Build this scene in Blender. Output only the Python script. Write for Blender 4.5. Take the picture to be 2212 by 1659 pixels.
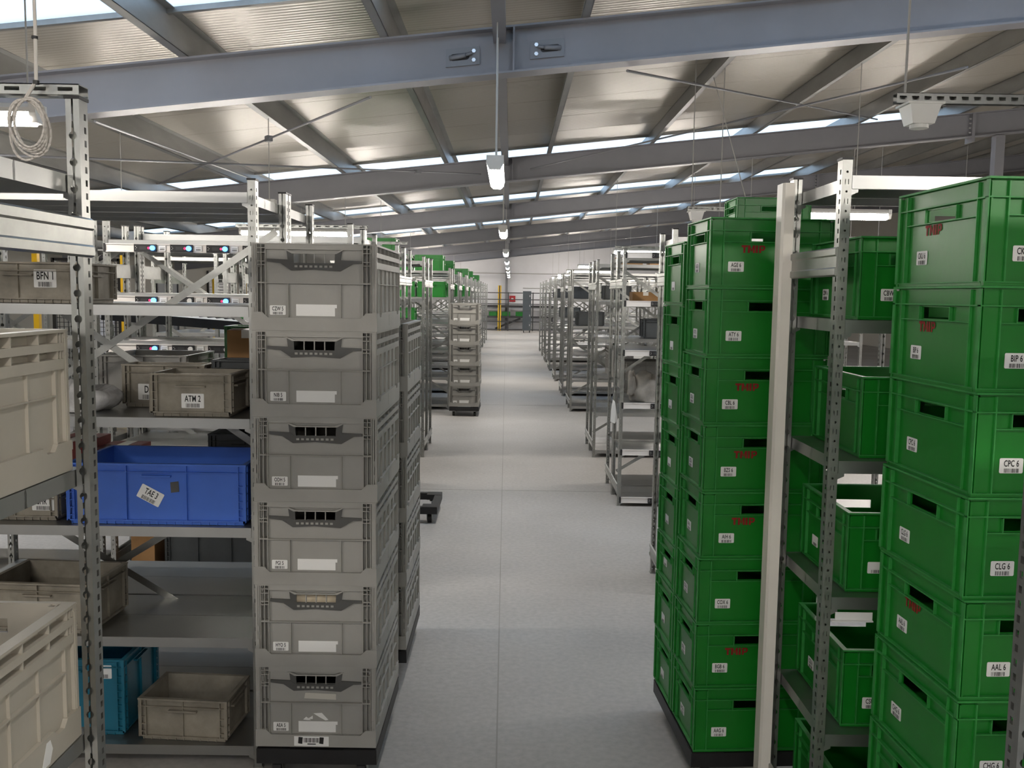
import bpy, math, random
from mathutils import Vector, Matrix
random.seed(7)
scene = bpy.context.scene
col = scene.collection
PI = math.pi
for o in list(bpy.data.objects):
    bpy.data.objects.remove(o, do_unlink=True)

# ------------------------------------------------------------------ camera, sky, exposure
IW, IH, FPX = 2212.0, 1659.0, 2000.0
EYE = 1.64
PITCH, ROLL, YAW = math.radians(5.51), math.radians(.86), .0025
_fw = Vector((math.sin(YAW)*math.cos(PITCH), math.cos(YAW)*math.cos(PITCH), -math.sin(PITCH)))
_r0 = Vector((math.cos(YAW), -math.sin(YAW), 0)); _u0 = _r0.cross(_fw)
_r = _r0*math.cos(ROLL) + _u0*math.sin(ROLL); _u = _u0*math.cos(ROLL) - _r0*math.sin(ROLL)
cam = bpy.data.objects.new('camera', bpy.data.cameras.new('camera'))
col.objects.link(cam)
cam.data.sensor_width = 36.0; cam.data.lens = 36.0*FPX/IW
cam.data.clip_start = .02; cam.data.clip_end = 300
cam.matrix_world = Matrix(((_r.x, _u.x, -_fw.x, 0), (_r.y, _u.y, -_fw.y, 0), (_r.z, _u.z, -_fw.z, EYE), (0, 0, 0, 1)))
scene.camera = cam
w = bpy.data.worlds.new('sky'); scene.world = w; w.use_nodes = True
bg = w.node_tree.nodes['Background']
bg.inputs[0].default_value = (.84, .92, 1.0, 1); bg.inputs[1].default_value = 1.55
scene.view_settings.view_transform = 'Standard'
scene.view_settings.look = 'None'
scene.view_settings.gamma = 1.0
scene.view_settings.use_curve_mapping = False
scene.view_settings.exposure = 1.25
LAMP = 36.0     # radiance of the lamp diffusers

def ray(px, py):
    return _fw + _r*((px-IW/2)/FPX) - _u*((py-IH/2)/FPX)
def ony(px, py, y):                       # the point seen at a pixel, at distance y down the aisle
    v = ray(px, py); v = v*(y/v.y); return Vector((v.x, v.y, v.z+EYE))

# ------------------------------------------------------------------ materials
def mat(name, colr, rough=.5, metal=0., spec=.5, noise=0., nscale=8., bump=0., bscale=60., emit=None, estr=0., col2=None, stretch=None, rvar=0.):
    m = bpy.data.materials.new(name); m.use_nodes = True
    nt = m.node_tree; b = nt.nodes['Principled BSDF']
    c = tuple(colr)+(1,)
    b.inputs['Base Color'].default_value = c
    b.inputs['Roughness'].default_value = rough
    b.inputs['Metallic'].default_value = metal
    b.inputs['Specular IOR Level'].default_value = spec
    tc = None
    def coords():
        nonlocal tc
        if tc is None:
            t = nt.nodes.new('ShaderNodeTexCoord'); tc = t.outputs['Object']
            if stretch:
                mp = nt.nodes.new('ShaderNodeMapping'); mp.inputs['Scale'].default_value = stretch
                nt.links.new(tc, mp.inputs[0]); tc = mp.outputs[0]
        return tc
    if noise > 0:
        n = nt.nodes.new('ShaderNodeTexNoise'); n.inputs['Scale'].default_value = nscale
        n.inputs['Detail'].default_value = 5; n.inputs['Roughness'].default_value = .6
        nt.links.new(coords(), n.inputs['Vector'])
        r = nt.nodes.new('ShaderNodeValToRGB')
        d = col2 if col2 else tuple(max(0, x*(1-noise)) for x in colr)
        r.color_ramp.elements[0].position = .35; r.color_ramp.elements[1].position = .68
        r.color_ramp.elements[0].color = tuple(d)+(1,); r.color_ramp.elements[1].color = c
        nt.links.new(n.outputs['Fac'], r.inputs[0]); nt.links.new(r.outputs[0], b.inputs['Base Color'])
        if rvar:
            q = nt.nodes.new('ShaderNodeMapRange'); q.inputs[3].default_value = rough-rvar; q.inputs[4].default_value = rough+rvar
            nt.links.new(n.outputs['Fac'], q.inputs[0]); nt.links.new(q.outputs[0], b.inputs['Roughness'])
    if bump > 0:
        n2 = nt.nodes.new('ShaderNodeTexNoise'); n2.inputs['Scale'].default_value = bscale; n2.inputs['Detail'].default_value = 3
        nt.links.new(coords(), n2.inputs['Vector'])
        bp = nt.nodes.new('ShaderNodeBump'); bp.inputs['Strength'].default_value = bump; bp.inputs['Distance'].default_value = .01
        nt.links.new(n2.outputs['Fac'], bp.inputs['Height']); nt.links.new(bp.outputs[0], b.inputs['Normal'])
    if emit:
        b.inputs['Emission Color'].default_value = tuple(emit)+(1,); b.inputs['Emission Strength'].default_value = estr
    return m

M = {}
M['galv'] = mat('galvanised_steel', (.36, .365, .345), .32, .90, .5, .15, 22, 0, 40, rvar=.03)
M['galv_shelf'] = mat('galvanised_sheet', (.40, .405, .395), .34, .90, .5, .08, 3, 0, 5, rvar=.02)
M['green'] = mat('green_crate_plastic', (.005, .200, .014), .36, 0, .5, .16, 5, .03, 30, rvar=.06)
M['green_worn_glint'] = mat('worn_green_edges_glint', (.035, .285, .055), .45, 0, .4, .25, 30)  # paler ribs and rims: edge highlights painted into the colour, plus some wear
M['grey'] = mat('grey_crate_plastic', (.355, .348, .322), .50, 0, .4, .10, 6, .03, 120)
M['beige'] = mat('beige_crate_plastic', (.49, .455, .385), .50, 0, .4, .10, 6, .03, 120)
M['dirty'] = mat('worn_grey_plastic', (.32, .29, .235), .55, 0, .4, .35, 12, .03, 120)
M['darkgrey'] = mat('dark_grey_plastic', (.085, .085, .082), .45, 0, .4, .15, 8)
M['slate'] = mat('slate_crate_plastic', (.055, .062, .066), .5, 0, .4, .2, 8)
M['blue'] = mat('blue_crate_plastic', (.05, .155, .62), .38, 0, .5, .12, 6)
M['teal'] = mat('teal_crate_plastic', (.01, .16, .25), .4, 0, .5, .12, 6)
M['black'] = mat('black_plastic', (.018, .018, .019), .45, 0, .4, .25, 14)
M['rubber'] = mat('black_rubber', (.02, .02, .02), .7)
M['paint'] = mat('blue_grey_steel_paint', (.245, .245, .268), .42, 0, .4, .08, 3)
M['purlin'] = mat('purlin_steel', (.30, .30, .29), .40, .55, .5, .25, 4, stretch=(1, .3, 1))
M['plate'] = mat('anchor_plate_paint', (.20, .205, .225), .45)
M['bolt'] = mat('zinc_bolt', (.75, .75, .76), .3, .8)
M['white'] = mat('white_paint', (.78, .77, .74), .45)
M['cover'] = mat('white_metal_cover', (.86, .82, .74), .42, 0, .4, .05, 4)
M['rail'] = mat('anodised_rail', (.68, .65, .62), .38, .15)
M['paper'] = mat('white_label_paper', (.82, .82, .80), .6)
M['print'] = mat('black_print', (.012, .012, .012), .7)
M['redprint'] = mat('red_print', (.30, .012, .012), .6, 0, .3, .35, 60)
M['yellow'] = mat('yellow_paint', (.75, .46, .01), .45)
M['red'] = mat('red_paint', (.48, .012, .02), .45)
M['redbox'] = mat('red_carton', (.22, .03, .025), .6)
M['card'] = mat('brown_cardboard', (.38, .215, .095), .75, 0, .2, .15, 10)
M['cream'] = mat('cream_carton', (.72, .62, .45), .6)
M['wire'] = mat('grey_cable', (.42, .41, .39), .5)
M['cable'] = mat('white_cable', (.66, .62, .57), .4)
M['wallw'] = mat('white_wall_panel', (.84, .84, .87), .55, 0, .3, .06, 1.2)
M['wallb'] = mat('beige_wall_panel', (.38, .36, .31), .6, 0, .3, .06, 1.2)
M['dark'] = mat('dark_machine_paint', (.03, .03, .032), .5)
M['locker'] = mat('dark_grey_locker', (.07, .085, .095), .45)
M['bag'] = mat('grey_sack_cloth', (.30, .28, .25), .75, 0, .3, .35, 9, .35, 25)
M['film'] = mat('clear_film', (.72, .72, .72), .15, 0, .6, .3, 20, .9, 22)
M['blueon'] = mat('lit_blue_button', (.1, .4, 1), .4, emit=(.07, .33, 1.0), estr=2.4)
M['ring'] = mat('lit_red_digit', (.6, .02, .08), .4, emit=(1.0, .05, .18), estr=.35)
M['lamp'] = mat('lamp_diffuser', (.9, .9, .88), .4, emit=(1.0, .93, .85), estr=LAMP)
M['lampbody'] = mat('lamp_housing', (.62, .61, .58), .45)

def concrete():
    m = mat('concrete_floor', (.53, .505, .475), .55, 0, .35)
    nt = m.node_tree; b = nt.nodes['Principled BSDF']
    t = nt.nodes.new('ShaderNodeTexCoord')
    n = nt.nodes.new('ShaderNodeTexNoise'); n.inputs['Scale'].default_value = .9; n.inputs['Detail'].default_value = 7
    n2 = nt.nodes.new('ShaderNodeTexNoise'); n2.inputs['Scale'].default_value = 38; n2.inputs['Detail'].default_value = 5
    for q in (n, n2): nt.links.new(t.outputs['Object'], q.inputs['Vector'])
    r = nt.nodes.new('ShaderNodeValToRGB')
    r.color_ramp.elements[0].position = .3; r.color_ramp.elements[0].color = (.375, .360, .340, 1)
    r.color_ramp.elements[1].position = .72; r.color_ramp.elements[1].color = (.470, .455, .435, 1)
    nt.links.new(n.outputs['Fac'], r.inputs[0])
    mx = nt.nodes.new('ShaderNodeMixRGB'); mx.blend_type = 'OVERLAY'; mx.inputs[0].default_value = .22
    nt.links.new(r.outputs[0], mx.inputs[1]); nt.links.new(n2.outputs['Fac'], mx.inputs[2])
    nt.links.new(mx.outputs[0], b.inputs['Base Color'])
    bp = nt.nodes.new('ShaderNodeBump'); bp.inputs['Strength'].default_value = .12; bp.inputs['Distance'].default_value = .01
    nt.links.new(n2.outputs['Fac'], bp.inputs['Height']); nt.links.new(bp.outputs[0], b.inputs['Normal'])
    return m
M['concrete'] = concrete()

def ribbed(name, c, period, strength, axis=1):
    m = mat(name, c, .33, .25, .5)
    nt = m.node_tree; b = nt.nodes['Principled BSDF']
    t = nt.nodes.new('ShaderNodeTexCoord'); wv = nt.nodes.new('ShaderNodeTexWave')
    wv.wave_type = 'BANDS'; wv.bands_direction = 'XYZ'[axis]; wv.wave_profile = 'SIN'
    wv.inputs['Scale'].default_value = .3142/period; wv.inputs['Distortion'].default_value = 0
    nt.links.new(t.outputs['Object'], wv.inputs['Vector'])
    bp = nt.nodes.new('ShaderNodeBump'); bp.inputs['Strength'].default_value = strength; bp.inputs['Distance'].default_value = .006
    nt.links.new(wv.outputs['Fac'], bp.inputs['Height']); nt.links.new(bp.outputs[0], b.inputs['Normal'])
    return m
M['panel'] = ribbed('ribbed_roof_panel', (.44, .405, .345), .055, .3)
M['shutter'] = ribbed('roller_shutter', (.22, .225, .225), .09, 1.0, 2)

def skylight():
    m = bpy.data.materials.new('skylight_sheet'); m.use_nodes = True
    nt = m.node_tree; nt.nodes.remove(nt.nodes['Principled BSDF'])
    out = nt.nodes['Material Output']
    tr = nt.nodes.new('ShaderNodeBsdfTranslucent'); tr.inputs[0].default_value = (.62, .70, .78, 1)
    gl = nt.nodes.new('ShaderNodeBsdfGlossy'); gl.inputs[0].default_value = (.8, .8, .8, 1); gl.inputs['Roughness'].default_value = .25
    mx = nt.nodes.new('ShaderNodeMixShader'); mx.inputs[0].default_value = .06
    nt.links.new(tr.outputs[0], mx.inputs[1]); nt.links.new(gl.outputs[0], mx.inputs[2]); nt.links.new(mx.outputs[0], out.inputs[0])
    return m
M['sky'] = skylight()

# ------------------------------------------------------------------ mesh helpers
class MB:
    def __init__(s): s.v = []; s.f = []; s.m = []
    def face(s, pts, m=0):
        i = len(s.v); s.v += [tuple(p) for p in pts]; s.f.append(tuple(range(i, i+len(pts)))); s.m.append(m)
    def box(s, x0, x1, y0, y1, z0, z1, m=0):
        if x0 > x1: x0, x1 = x1, x0
        if y0 > y1: y0, y1 = y1, y0
        if z0 > z1: z0, z1 = z1, z0
        i = len(s.v)
        s.v += [(x0,y0,z0),(x1,y0,z0),(x1,y1,z0),(x0,y1,z0),(x0,y0,z1),(x1,y0,z1),(x1,y1,z1),(x0,y1,z1)]
        for q in ((0,3,2,1),(4,5,6,7),(0,1,5,4),(1,2,6,5),(2,3,7,6),(3,0,4,7)):
            s.f.append(tuple(i+k for k in q)); s.m.append(m)
    def hexa(s, p, m=0):                   # 8 points: bottom ring, top ring
        i = len(s.v); s.v += [tuple(q) for q in p]
        for q in ((0,3,2,1),(4,5,6,7),(0,1,5,4),(1,2,6,5),(2,3,7,6),(3,0,4,7)):
            s.f.append(tuple(i+k for k in q)); s.m.append(m)
    def bar(s, p, q, wd, ht, m=0, up=Vector((0, 0, 1))):
        p = Vector(p); q = Vector(q); d = (q-p).normalized()
        a = d.cross(up)
        if a.length < 1e-4: a = d.cross(Vector((1, 0, 0)))
        a.normalize(); b = a.cross(d).normalized()
        a *= wd/2; b *= ht/2
        s.hexa([p-a-b, p+a-b, q+a-b, q-a-b, p-a+b, p+a+b, q+a+b, q-a+b], m)
    def tube(s, p, q, r, n=8, m=0, r2=None, caps=True):
        p = Vector(p); q = Vector(q); d = (q-p).normalized()
        a = d.cross(Vector((0, 0, 1)))
        if a.length < 1e-3: a = d.cross(Vector((1, 0, 0)))
        a.normalize(); b = d.cross(a)
        r2 = r if r2 is None else r2
        i = len(s.v)
        for c, rr in ((p, r), (q, r2)):
            for k in range(n):
                t = 2*PI*k/n; s.v.append(tuple(c + a*(rr*math.cos(t)) + b*(rr*math.sin(t))))
        for k in range(n):
            k2 = (k+1) % n; s.f.append((i+k, i+n+k, i+n+k2, i+k2)); s.m.append(m)
        if caps:
            s.f.append(tuple(i+k for k in range(n))); s.m.append(m)
            s.f.append(tuple(i+n+k for k in reversed(range(n)))); s.m.append(m)
    def path(s, pts, r, n=6, m=0):
        for a, b in zip(pts, pts[1:]): s.tube(a, b, r, n, m)
    def prism(s, poly, fn, d0, d1, m=0):   # fn(u, v, d) maps polygon + depth to space
        n = len(poly); i = len(s.v)
        for d in (d0, d1):
            for u, v in poly: s.v.append(tuple(fn(u, v, d)))
        s.f.append(tuple(i+k for k in range(n))); s.m.append(m)
        s.f.append(tuple(i+n+k for k in reversed(range(n)))); s.m.append(m)
        for k in range(n):
            k2 = (k+1) % n; s.f.append((i+k, i+n+k, i+n+k2, i+k2)); s.m.append(m)
    def fbox(s, fn, u0, u1, v0, v1, d0, d1, m=0):
        s.prism([(u0, v0), (u1, v0), (u1, v1), (u0, v1)], fn, d0, d1, m)
    def mesh(s, name, mats, smooth=False):
        me = bpy.data.meshes.new(name); me.from_pydata(s.v, [], s.f)
        for q in mats: me.materials.append(q)
        if len(mats) > 1: me.polygons.foreach_set('material_index', s.m)
        if smooth: me.polygons.foreach_set('use_smooth', [True]*len(me.polygons))
        me.update(); return me
    def build(s, name, mats, parent=None, smooth=False, loc=None, rot=None):
        if not isinstance(mats, (list, tuple)): mats = [mats]
        return put(name, s.mesh(name, mats, smooth), parent, loc, rot)

def put(name, me, parent=None, loc=None, rot=None):
    o = bpy.data.objects.new(name, me); col.objects.link(o)
    if parent is not None: o.parent = parent
    if loc is not None: o.location = loc
    if rot is not None: o.rotation_euler = rot
    return o
def tag(o, label, cat, group=None, kind=None):
    if label: o['label'] = label
    if cat: o['category'] = cat
    if group: o['group'] = group
    if kind: o['kind'] = kind
    return o
def thing(name, label, cat, loc=(0, 0, 0), rz=0., group=None):
    o = put(name, None, None, loc, (0, 0, rz)); o.empty_display_size = .05
    return tag(o, label, cat, group)
def struct(o): o['kind'] = 'structure'; return o
CACHE = {}
def cached(key, fn):
    if key not in CACHE: CACHE[key] = fn()
    return CACHE[key]

def text_geo(txt, h, xs=.72, bold=.0, spc=1.0):
    cu = bpy.data.curves.new('t', 'FONT'); cu.body = txt; cu.align_x = 'CENTER'; cu.align_y = 'CENTER'
    cu.size = 1.0; cu.offset = bold; cu.space_character = spc; cu.resolution_u = 3
    ob = bpy.data.objects.new('t', cu); col.objects.link(ob)
    me = bpy.data.meshes.new_from_object(ob)
    bpy.data.objects.remove(ob, do_unlink=True); bpy.data.curves.remove(cu)
    vs = [v.co.copy() for v in me.vertices]; fs = [tuple(p.vertices) for p in me.polygons]
    bpy.data.meshes.remove(me)
    ys = [v.y for v in vs]; xx = [v.x for v in vs]; cy = (min(ys)+max(ys))/2; cx = (min(xx)+max(xx))/2
    k = h/(max(ys)-min(ys))
    return [((v.x-cx)*k*xs, (v.y-cy)*k, 0.) for v in vs], fs
def text_mesh(txt, h, xs, bold, material):
    def f():
        vs, fs = text_geo(txt, h, xs, bold, 1.12); me = bpy.data.meshes.new('lettering'); me.from_pydata(vs, [], fs)
        me.materials.append(material); return me
    return cached(('txt', txt, h, xs, bold, material.name), f)
def rrect(wd, ht, r, n=4):
    pts = []
    for cx, cy, a0 in ((wd/2-r, ht/2-r, 0), (-wd/2+r, ht/2-r, 90), (-wd/2+r, -ht/2+r, 180), (wd/2-r, -ht/2+r, 270)):
        for k in range(n+1):
            a = math.radians(a0+90*k/n); pts.append((cx+r*math.cos(a), cy+r*math.sin(a)))
    return pts
def label_mesh(wd, ht, r=.003):
    def f():
        b = MB(); b.prism(rrect(wd, ht, r), lambda u, v, d: (u, v, d), 0, .0006); return b.mesh('label', [M['paper']])
    return cached(('lab', wd, ht), f)
def print_mesh(txt, wd, ht):
    def f():
        if txt == '#': vs, fs = [(0, 0, 0), (1e-5, 0, 0), (0, 1e-5, 0)], []
        else: vs, fs = text_geo(txt, ht*.44, .62, .018, 1.05)
        tw = max(v[0] for v in vs)-min(v[0] for v in vs); k = min(1, wd*.74/tw)
        b = MB()
        if fs: b.v = [(v[0]*k, v[1]+ht*.16, 0) for v in vs]; b.f = list(fs); b.m = [0]*len(fs)
        rr = random.Random(txt); x = -wd*.30
        while x < wd*.30:
            q = rr.choice((.0007, .0012, .0018)); b.face([(x, -ht*.46, 0), (x+q, -ht*.46, 0), (x+q, -ht*.18, 0), (x, -ht*.18, 0)]); x += q+rr.choice((.0007, .0012, .002))
        return b.mesh('lettering', [M['print']])
    return cached(('prt', txt, wd, ht), f)
FRONT = (PI/2, 0, 0); LEFTF = (PI/2, 0, -PI/2); RIGHTF = (PI/2, 0, PI/2)
def add_label(parent, txt, loc, rot, wd=.051, ht=.032, tilt=0.):
    o = put('label', label_mesh(wd, ht), parent, loc, None)
    o.rotation_euler = (Matrix.Rotation(rot[2], 3, 'Z') @ Matrix.Rotation(PI/2, 3, 'X') @ Matrix.Rotation(tilt, 3, 'Z')).to_euler()
    if txt:
        o['label'] = 'white label marked '+txt if txt != '#' else 'white barcode label'
        put('lettering', print_mesh(txt, wd, ht), o, (0, 0, .0011), None)
    return o
def block_mesh(h, wd):
    def f():
        b = MB(); k = h
        fn = lambda u, v, d: (u, v, d)
        def q(x, pts): b.face([(x+u*k, v*k-h/2, 0) for u, v in pts])
        cw = wd/4.05/k; x0 = -wd/2; st = cw*k*1.02
        t = .27
        q(x0, [(0, .74), (cw*.92, .74), (cw*.92, 1), (0, 1)]); q(x0, [(cw*.46-t/2, 0), (cw*.46+t/2, 0), (cw*.46+t/2, .74), (cw*.46-t/2, .74)])
        x = x0+st; m = cw*1.12
        q(x, [(0, 0), (t, 0), (t, 1), (0, 1)]); q(x, [(m-t, 0), (m, 0), (m, 1), (m-t, 1)])
        q(x, [(t, .62), (m/2, .12), (m/2, .42), (t, 1)]); q(x, [(m-t, .62), (m-t, 1), (m/2, .42), (m/2, .12)])
        x = x0+st*2.22; q(x, [(0, 0), (t*1.1, 0), (t*1.1, 1), (0, 1)])
        x = x0+st*2.22+t*1.1*k+.17*k; p = cw*.95
        q(x, [(0, 0), (t, 0), (t, 1), (0, 1)]); q(x, [(t, .80), (p*.8, .80), (p*.95, .92), (p*.75, 1), (t, 1)]); q(x, [(t, .32), (p*.75, .32), (p*.92, .42), (p*.8, .52), (t, .52)]); q(x, [(p-t, .52), (p*.8, .45), (p, .5), (p*1.02, .66), (p, .86), (p*.9, .93), (p-t, .80)])
        return b.mesh('lettering', [M['redprint']])
    return cached(('block', h, wd), f)
def add_logo(parent, txt, loc, rot, h=.026, xs=1.12):
    o = put('logo', block_mesh(h*.92, .082), parent, loc, rot); o['label'] = 'red stencilled letters '+txt
    return o

# ------------------------------------------------------------------ building shell
ROOF_B, SL = 3.135, .110            # underside of rafters at x=0, roof slope across the hall
RAFT_H, PURL_H = .31, .20
PAN_B = ROOF_B+RAFT_H+PURL_H
XL, XR, YB, YF = -9.0, 13.0, -7.0, 43.4
def roofz(x, b=PAN_B): return b+SL*x

b = MB(); b.box(XL-.2, XR+.2, YB-.2, YF+.2, -.25, 0)
floor = struct(b.build('floor', M['concrete']))
b = MB()                                                  # dark filler strips in the sawn floor joints
b.hexa([(x-.011-.0052*yy, yy, z) for z in (-.001, .0012) for x, yy in ((-.003, YB), (.003, YB), (.003, YF), (-.003, YF))]); 
jm = mat('joint_filler', (.33, .315, .29), .8)
b.build('joint_filler', jm, floor)
for k in range(8):
    b = MB(); b.box(XL, XR, 1.62+6.05*k-.003, 1.62+6.05*k+.003, -.001, .0012); b.build('joint_filler', jm, floor)

def wall(name, poly, axis, a0, a1, m):
    b = MB()
    fn = (lambda u, v, d: (u, d, v)) if axis == 'y' else (lambda u, v, d: (d, u, v))
    b.prism(poly, fn, a0, a1); return struct(b.build(name, m))
wall('wall_far', [(XL, 0), (XR, 0), (XR, roofz(XR)), (XL, roofz(XL))], 'y', YF, YF+.15, M['wallw'])
wall('wall_back', [(XL, 0), (XR, 0), (XR, roofz(XR)), (XL, roofz(XL))], 'y', YB-.15, YB, M['wallw'])
wall('wall_left', [(YB, 0), (YF, 0), (YF, roofz(XL)), (YB, roofz(XL))], 'x', XL-.15, XL, M['wallb'])
wall('wall_right', [(YB, 0), (YF, 0), (YF, roofz(XR)), (YB, roofz(XR))], 'x', XR, XR+.15, M['wallb'])

# roof: sandwich panels laid down the slope, with skylight strips between them
ceiling = struct(put('ceiling', None))
SKY = [(-4.2, -3.0), (4.55, 6.05), (12.95, 14.2), (18.62, 19.8), (24.75, 25.9), (30.9, 32.0), (37.0, 38.1)]
SX0, SX1 = -7.6, 5.85
def roof_piece(bm, x0, x1, y0, y1, gap=.004, th=.08):
    p = []
    for z, g in ((0, gap), (th, 0)):
        for x, y in ((x0, y0+g), (x1, y0+g), (x1, y1-g), (x0, y1-g)): p.append((x, y, roofz(x)+z))
    bm.hexa(p)
def fill_roof(x0, x1, y0, y1):
    n = max(1, round(y1-y0)); s = (y1-y0)/n
    for k in range(n):
        b = MB(); roof_piece(b, x0, x1, y0+k*s, y0+k*s+s); b.build('roof_panel', M['panel'], ceiling)
y = YB-.15
for a, c in SKY+[(YF+.15, None)]:
    fill_roof(XL-.15, XR+.15, y, a)
    if c:
        fill_roof(XL-.15, SX0, a, c); fill_roof(SX1, XR+.15, a, c); y = c
for i, (a, c) in enumerate(SKY):
    b = MB(); b.hexa([(x, yy, roofz(x)+z) for z in (.004, .012) for x, yy in ((SX0, a), (SX1, a), (SX1, c), (SX0, c))])
    wn = struct(b.build('window_%d' % (i+1), M['sky']))
    for yy in (a, c-.0):                                   # flashing along the strip
        b = MB(); s = -1 if yy == a else 1
        p = [(x, y2, roofz(x)+z) for z in (-.03, .004) for x, y2 in ((SX0, yy-.02), (SX1, yy-.02), (SX1, yy+.02), (SX0, yy+.02))]
        b.hexa(p); b.build('flashing', M['purlin'], wn)

# rafters
def rafter(y0, label, group, plates=False):
    t = thing('roof_rafter', label, 'beam', (0, y0, 0), 0, group)
    def strip(name, x0, x1, ya, yb, za, zb, m=M['paint']):
        q = MB(); q.hexa([(x, yy, ROOF_B+SL*x+z) for z in (za, zb) for x, yy in ((x0, ya), (x1, ya), (x1, yb), (x0, yb))]); return q.build(name, m, t)
    strip('web', XL+.01, XR-.01, -.005, .005, .012, RAFT_H-.012)
    strip('bottom_flange', XL+.01, XR-.01, -.085, .085, 0, .013)
    strip('top_flange', XL+.01, XR-.01, -.085, .085, RAFT_H-.013, RAFT_H)
    strip('stiffener', -.012, .0, -.08, -.005, .013, RAFT_H-.013)
    # bolted splice further up the slope
    strip('end_plate', 6.02, 6.06, -.095, .095, -.07, RAFT_H-.013)
    for dz in (.07, .14, .21, .28):
        z = ROOF_B+SL*6+dz*.85; q = MB(); q.tube((5.995, -.055, z), (6.02, -.055, z), .012, 6); q.build('bolt', M['bolt'], t)
    if plates:
        for cx, sgn in ((-.352, 1), (.222, -1)):
            z = ROOF_B+SL*cx+.15
            fn = lambda u, v, d, cx=cx, z=z: (cx+u, -.005-d, z+v+SL*u)
            q = MB(); q.prism([(-.115, -.06), (.115, -.06), (.115, .06), (-.115, .06)], fn, 0, .012); pl = q.build('anchor_plate', M['plate'], t)
            q = MB(); q.prism(rrect(.13, .045, .02, 5), lambda u, v, d: fn(u-.02*sgn, v, d), .012, .014); q.build('slot', M['black'], pl)
            q = MB(); q.tube(fn(-.09*sgn, -.004, .016), fn(.02*sgn, .004, .030), .016, 10); q.tube(fn(.02*sgn, .004, .03), fn(.065*sgn, .016, .03), .011, 8)
            q.build('rod_end', M['plate'], pl, smooth=True)
            for dz in (.03, -.03):
                q = MB(); p = Vector(fn(.075*sgn, dz, .012)); q.tube(p, p+Vector((0, -.012, 0)), .014, 6); q.build('bolt', M['bolt'], pl)
    return t
RY = [-5.5, .5, 6.5, 12.5, 18.7, 24.9, 31.1, 37.3]
for yy in RY:
    if yy == 6.5: rafter(yy, 'blue-grey roof rafter carrying two bolted anchor plates above the aisle', None, True)
    else: rafter(yy, 'grey steel roof rafter without anchor plates, one of the row along the hall', 'plain roof rafters')
# purlins along the hall
k = 0
x = -.85-1.35*5
while x < XR-.3:
    b = MB(); z0 = ROOF_B+RAFT_H+SL*x
    dx = .035
    for (xa, xb, za, zb) in ((-.003, .003, .0, PURL_H), (-.055, .003, .0, .004), (-.003, .055, PURL_H-.004, PURL_H), (-.055, -.051, 0, .022)):
        b.hexa([(x+xx, yy, z0+zz+SL*xx) for zz in (za, zb) for xx, yy in ((xa, YB), (xb, YB), (xb, YF), (xa, YF))])
    o = b.build('roof_purlin', M['purlin']); tag(o, 'galvanised roof purlin running the length of the hall under the ribbed panels', 'purlin', 'roof purlins')
    x += 1.35
# square tie tube over the aisle between the rafter webs
for a, c in zip(RY, RY[1:]+[YF+.005]):
    b = MB(); zc = ROOF_B+RAFT_H-.06; b.box(-.145, -.06, a+.086, c-.006, zc-.045, zc+.045)
    tag(b.build('tie_tube', M['paint']), 'blue-grey square tie tube between two rafters above the aisle', 'tie tube', 'tie tubes above the aisle')

# brace rods with turnbuckle blocks
def rod(p, q, label, block=.5):
    t = thing('brace_rod', label, 'rod', tuple(p))
    b = MB(); d = Vector(q)-Vector(p); b.tube((0, 0, 0), d, .0095, 8); b.build('rod', M['plate'], t)
    if block:
        c = d*block; b = MB(); n = d.normalized()*.04; b.bar(c-n, c+n, .05, .05); b.build('turnbuckle', M['plate'], t)
rod(ony(1355, 153, 6.6), ony(1895, 258, 12.4), 'dark brace rod running from the plated rafter towards the splice plate', None)
rod(ony(1146, 365, 12.38), ony(2090, 145, 6.62), 'thin brace rod crossing in front of the skylight strip over the green stacks', None)
rod(ony(800, 210, 6.6), ony(345, 396, 12.4), 'brace rod with a square turnbuckle rising towards the plated rafter', .33)
rod(ony(1038, 376, 12.38), ony(-120, 330, 6.6), 'brace rod with a turnbuckle running left from the second rafter', .2)
rod(ony(205, 262, 6.6), ony(560, 392, 12.4), 'pale brace rod descending from the plated rafter behind the left uprights', None)

# ------------------------------------------------------------------ suspended lamps
def lamp(x, y, z, along, ln, label, group, ztop=None, drops=(-.4, .4)):
    rz = 0 if along == 'x' else PI/2
    t = thing('linear_lamp', label, 'lamp', (x, y, z), rz, group)
    prof = [(-.030, .045), (-.052, .022), (-.052, .004), (.052, .004), (.052, .022), (.030, .045)]
    b = MB(); b.prism(prof, lambda u, v, d: (d, u, v), -ln/2, ln/2); b.build('housing', M['lampbody'], t)
    prof2 = [(-.050, .004), (-.046, -.030), (-.026, -.050), (.026, -.050), (.046, -.030), (.050, .004)]
    b = MB(); b.prism(prof2, lambda u, v, d: (d, u, v), -ln/2+.025, ln/2-.025); b.build('diffuser', M['lamp'], t)
    for s in (-1, 1):
        b = MB(); b.prism([(-.052, .044), (-.054, 0), (-.034, -.042), (.034, -.042), (.054, 0), (.052, .044)], lambda u, v, d: (d, u, v), s*(ln/2-.024), s*(ln/2+.008)); b.build('end_cap', M['lampbody'], t)
    for dx in drops:
        wx = x+dx*ln if along == 'x' else x
        b = MB()
        if ztop is None:
            xp = -.85+1.35*round((wx+.875)/1.35)-.025; b.tube((dx*ln, 0, .04), (xp-x, 0, ROOF_B+RAFT_H+SL*xp-.0005-z), .004, 6)
        else: b.tube((dx*ln, 0, .04), (dx*ln, 0, ztop-z), .004, 6)
        b.build('suspension_wire', M['wire'], t)
TIEZ = ROOF_B+RAFT_H-.105
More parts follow.
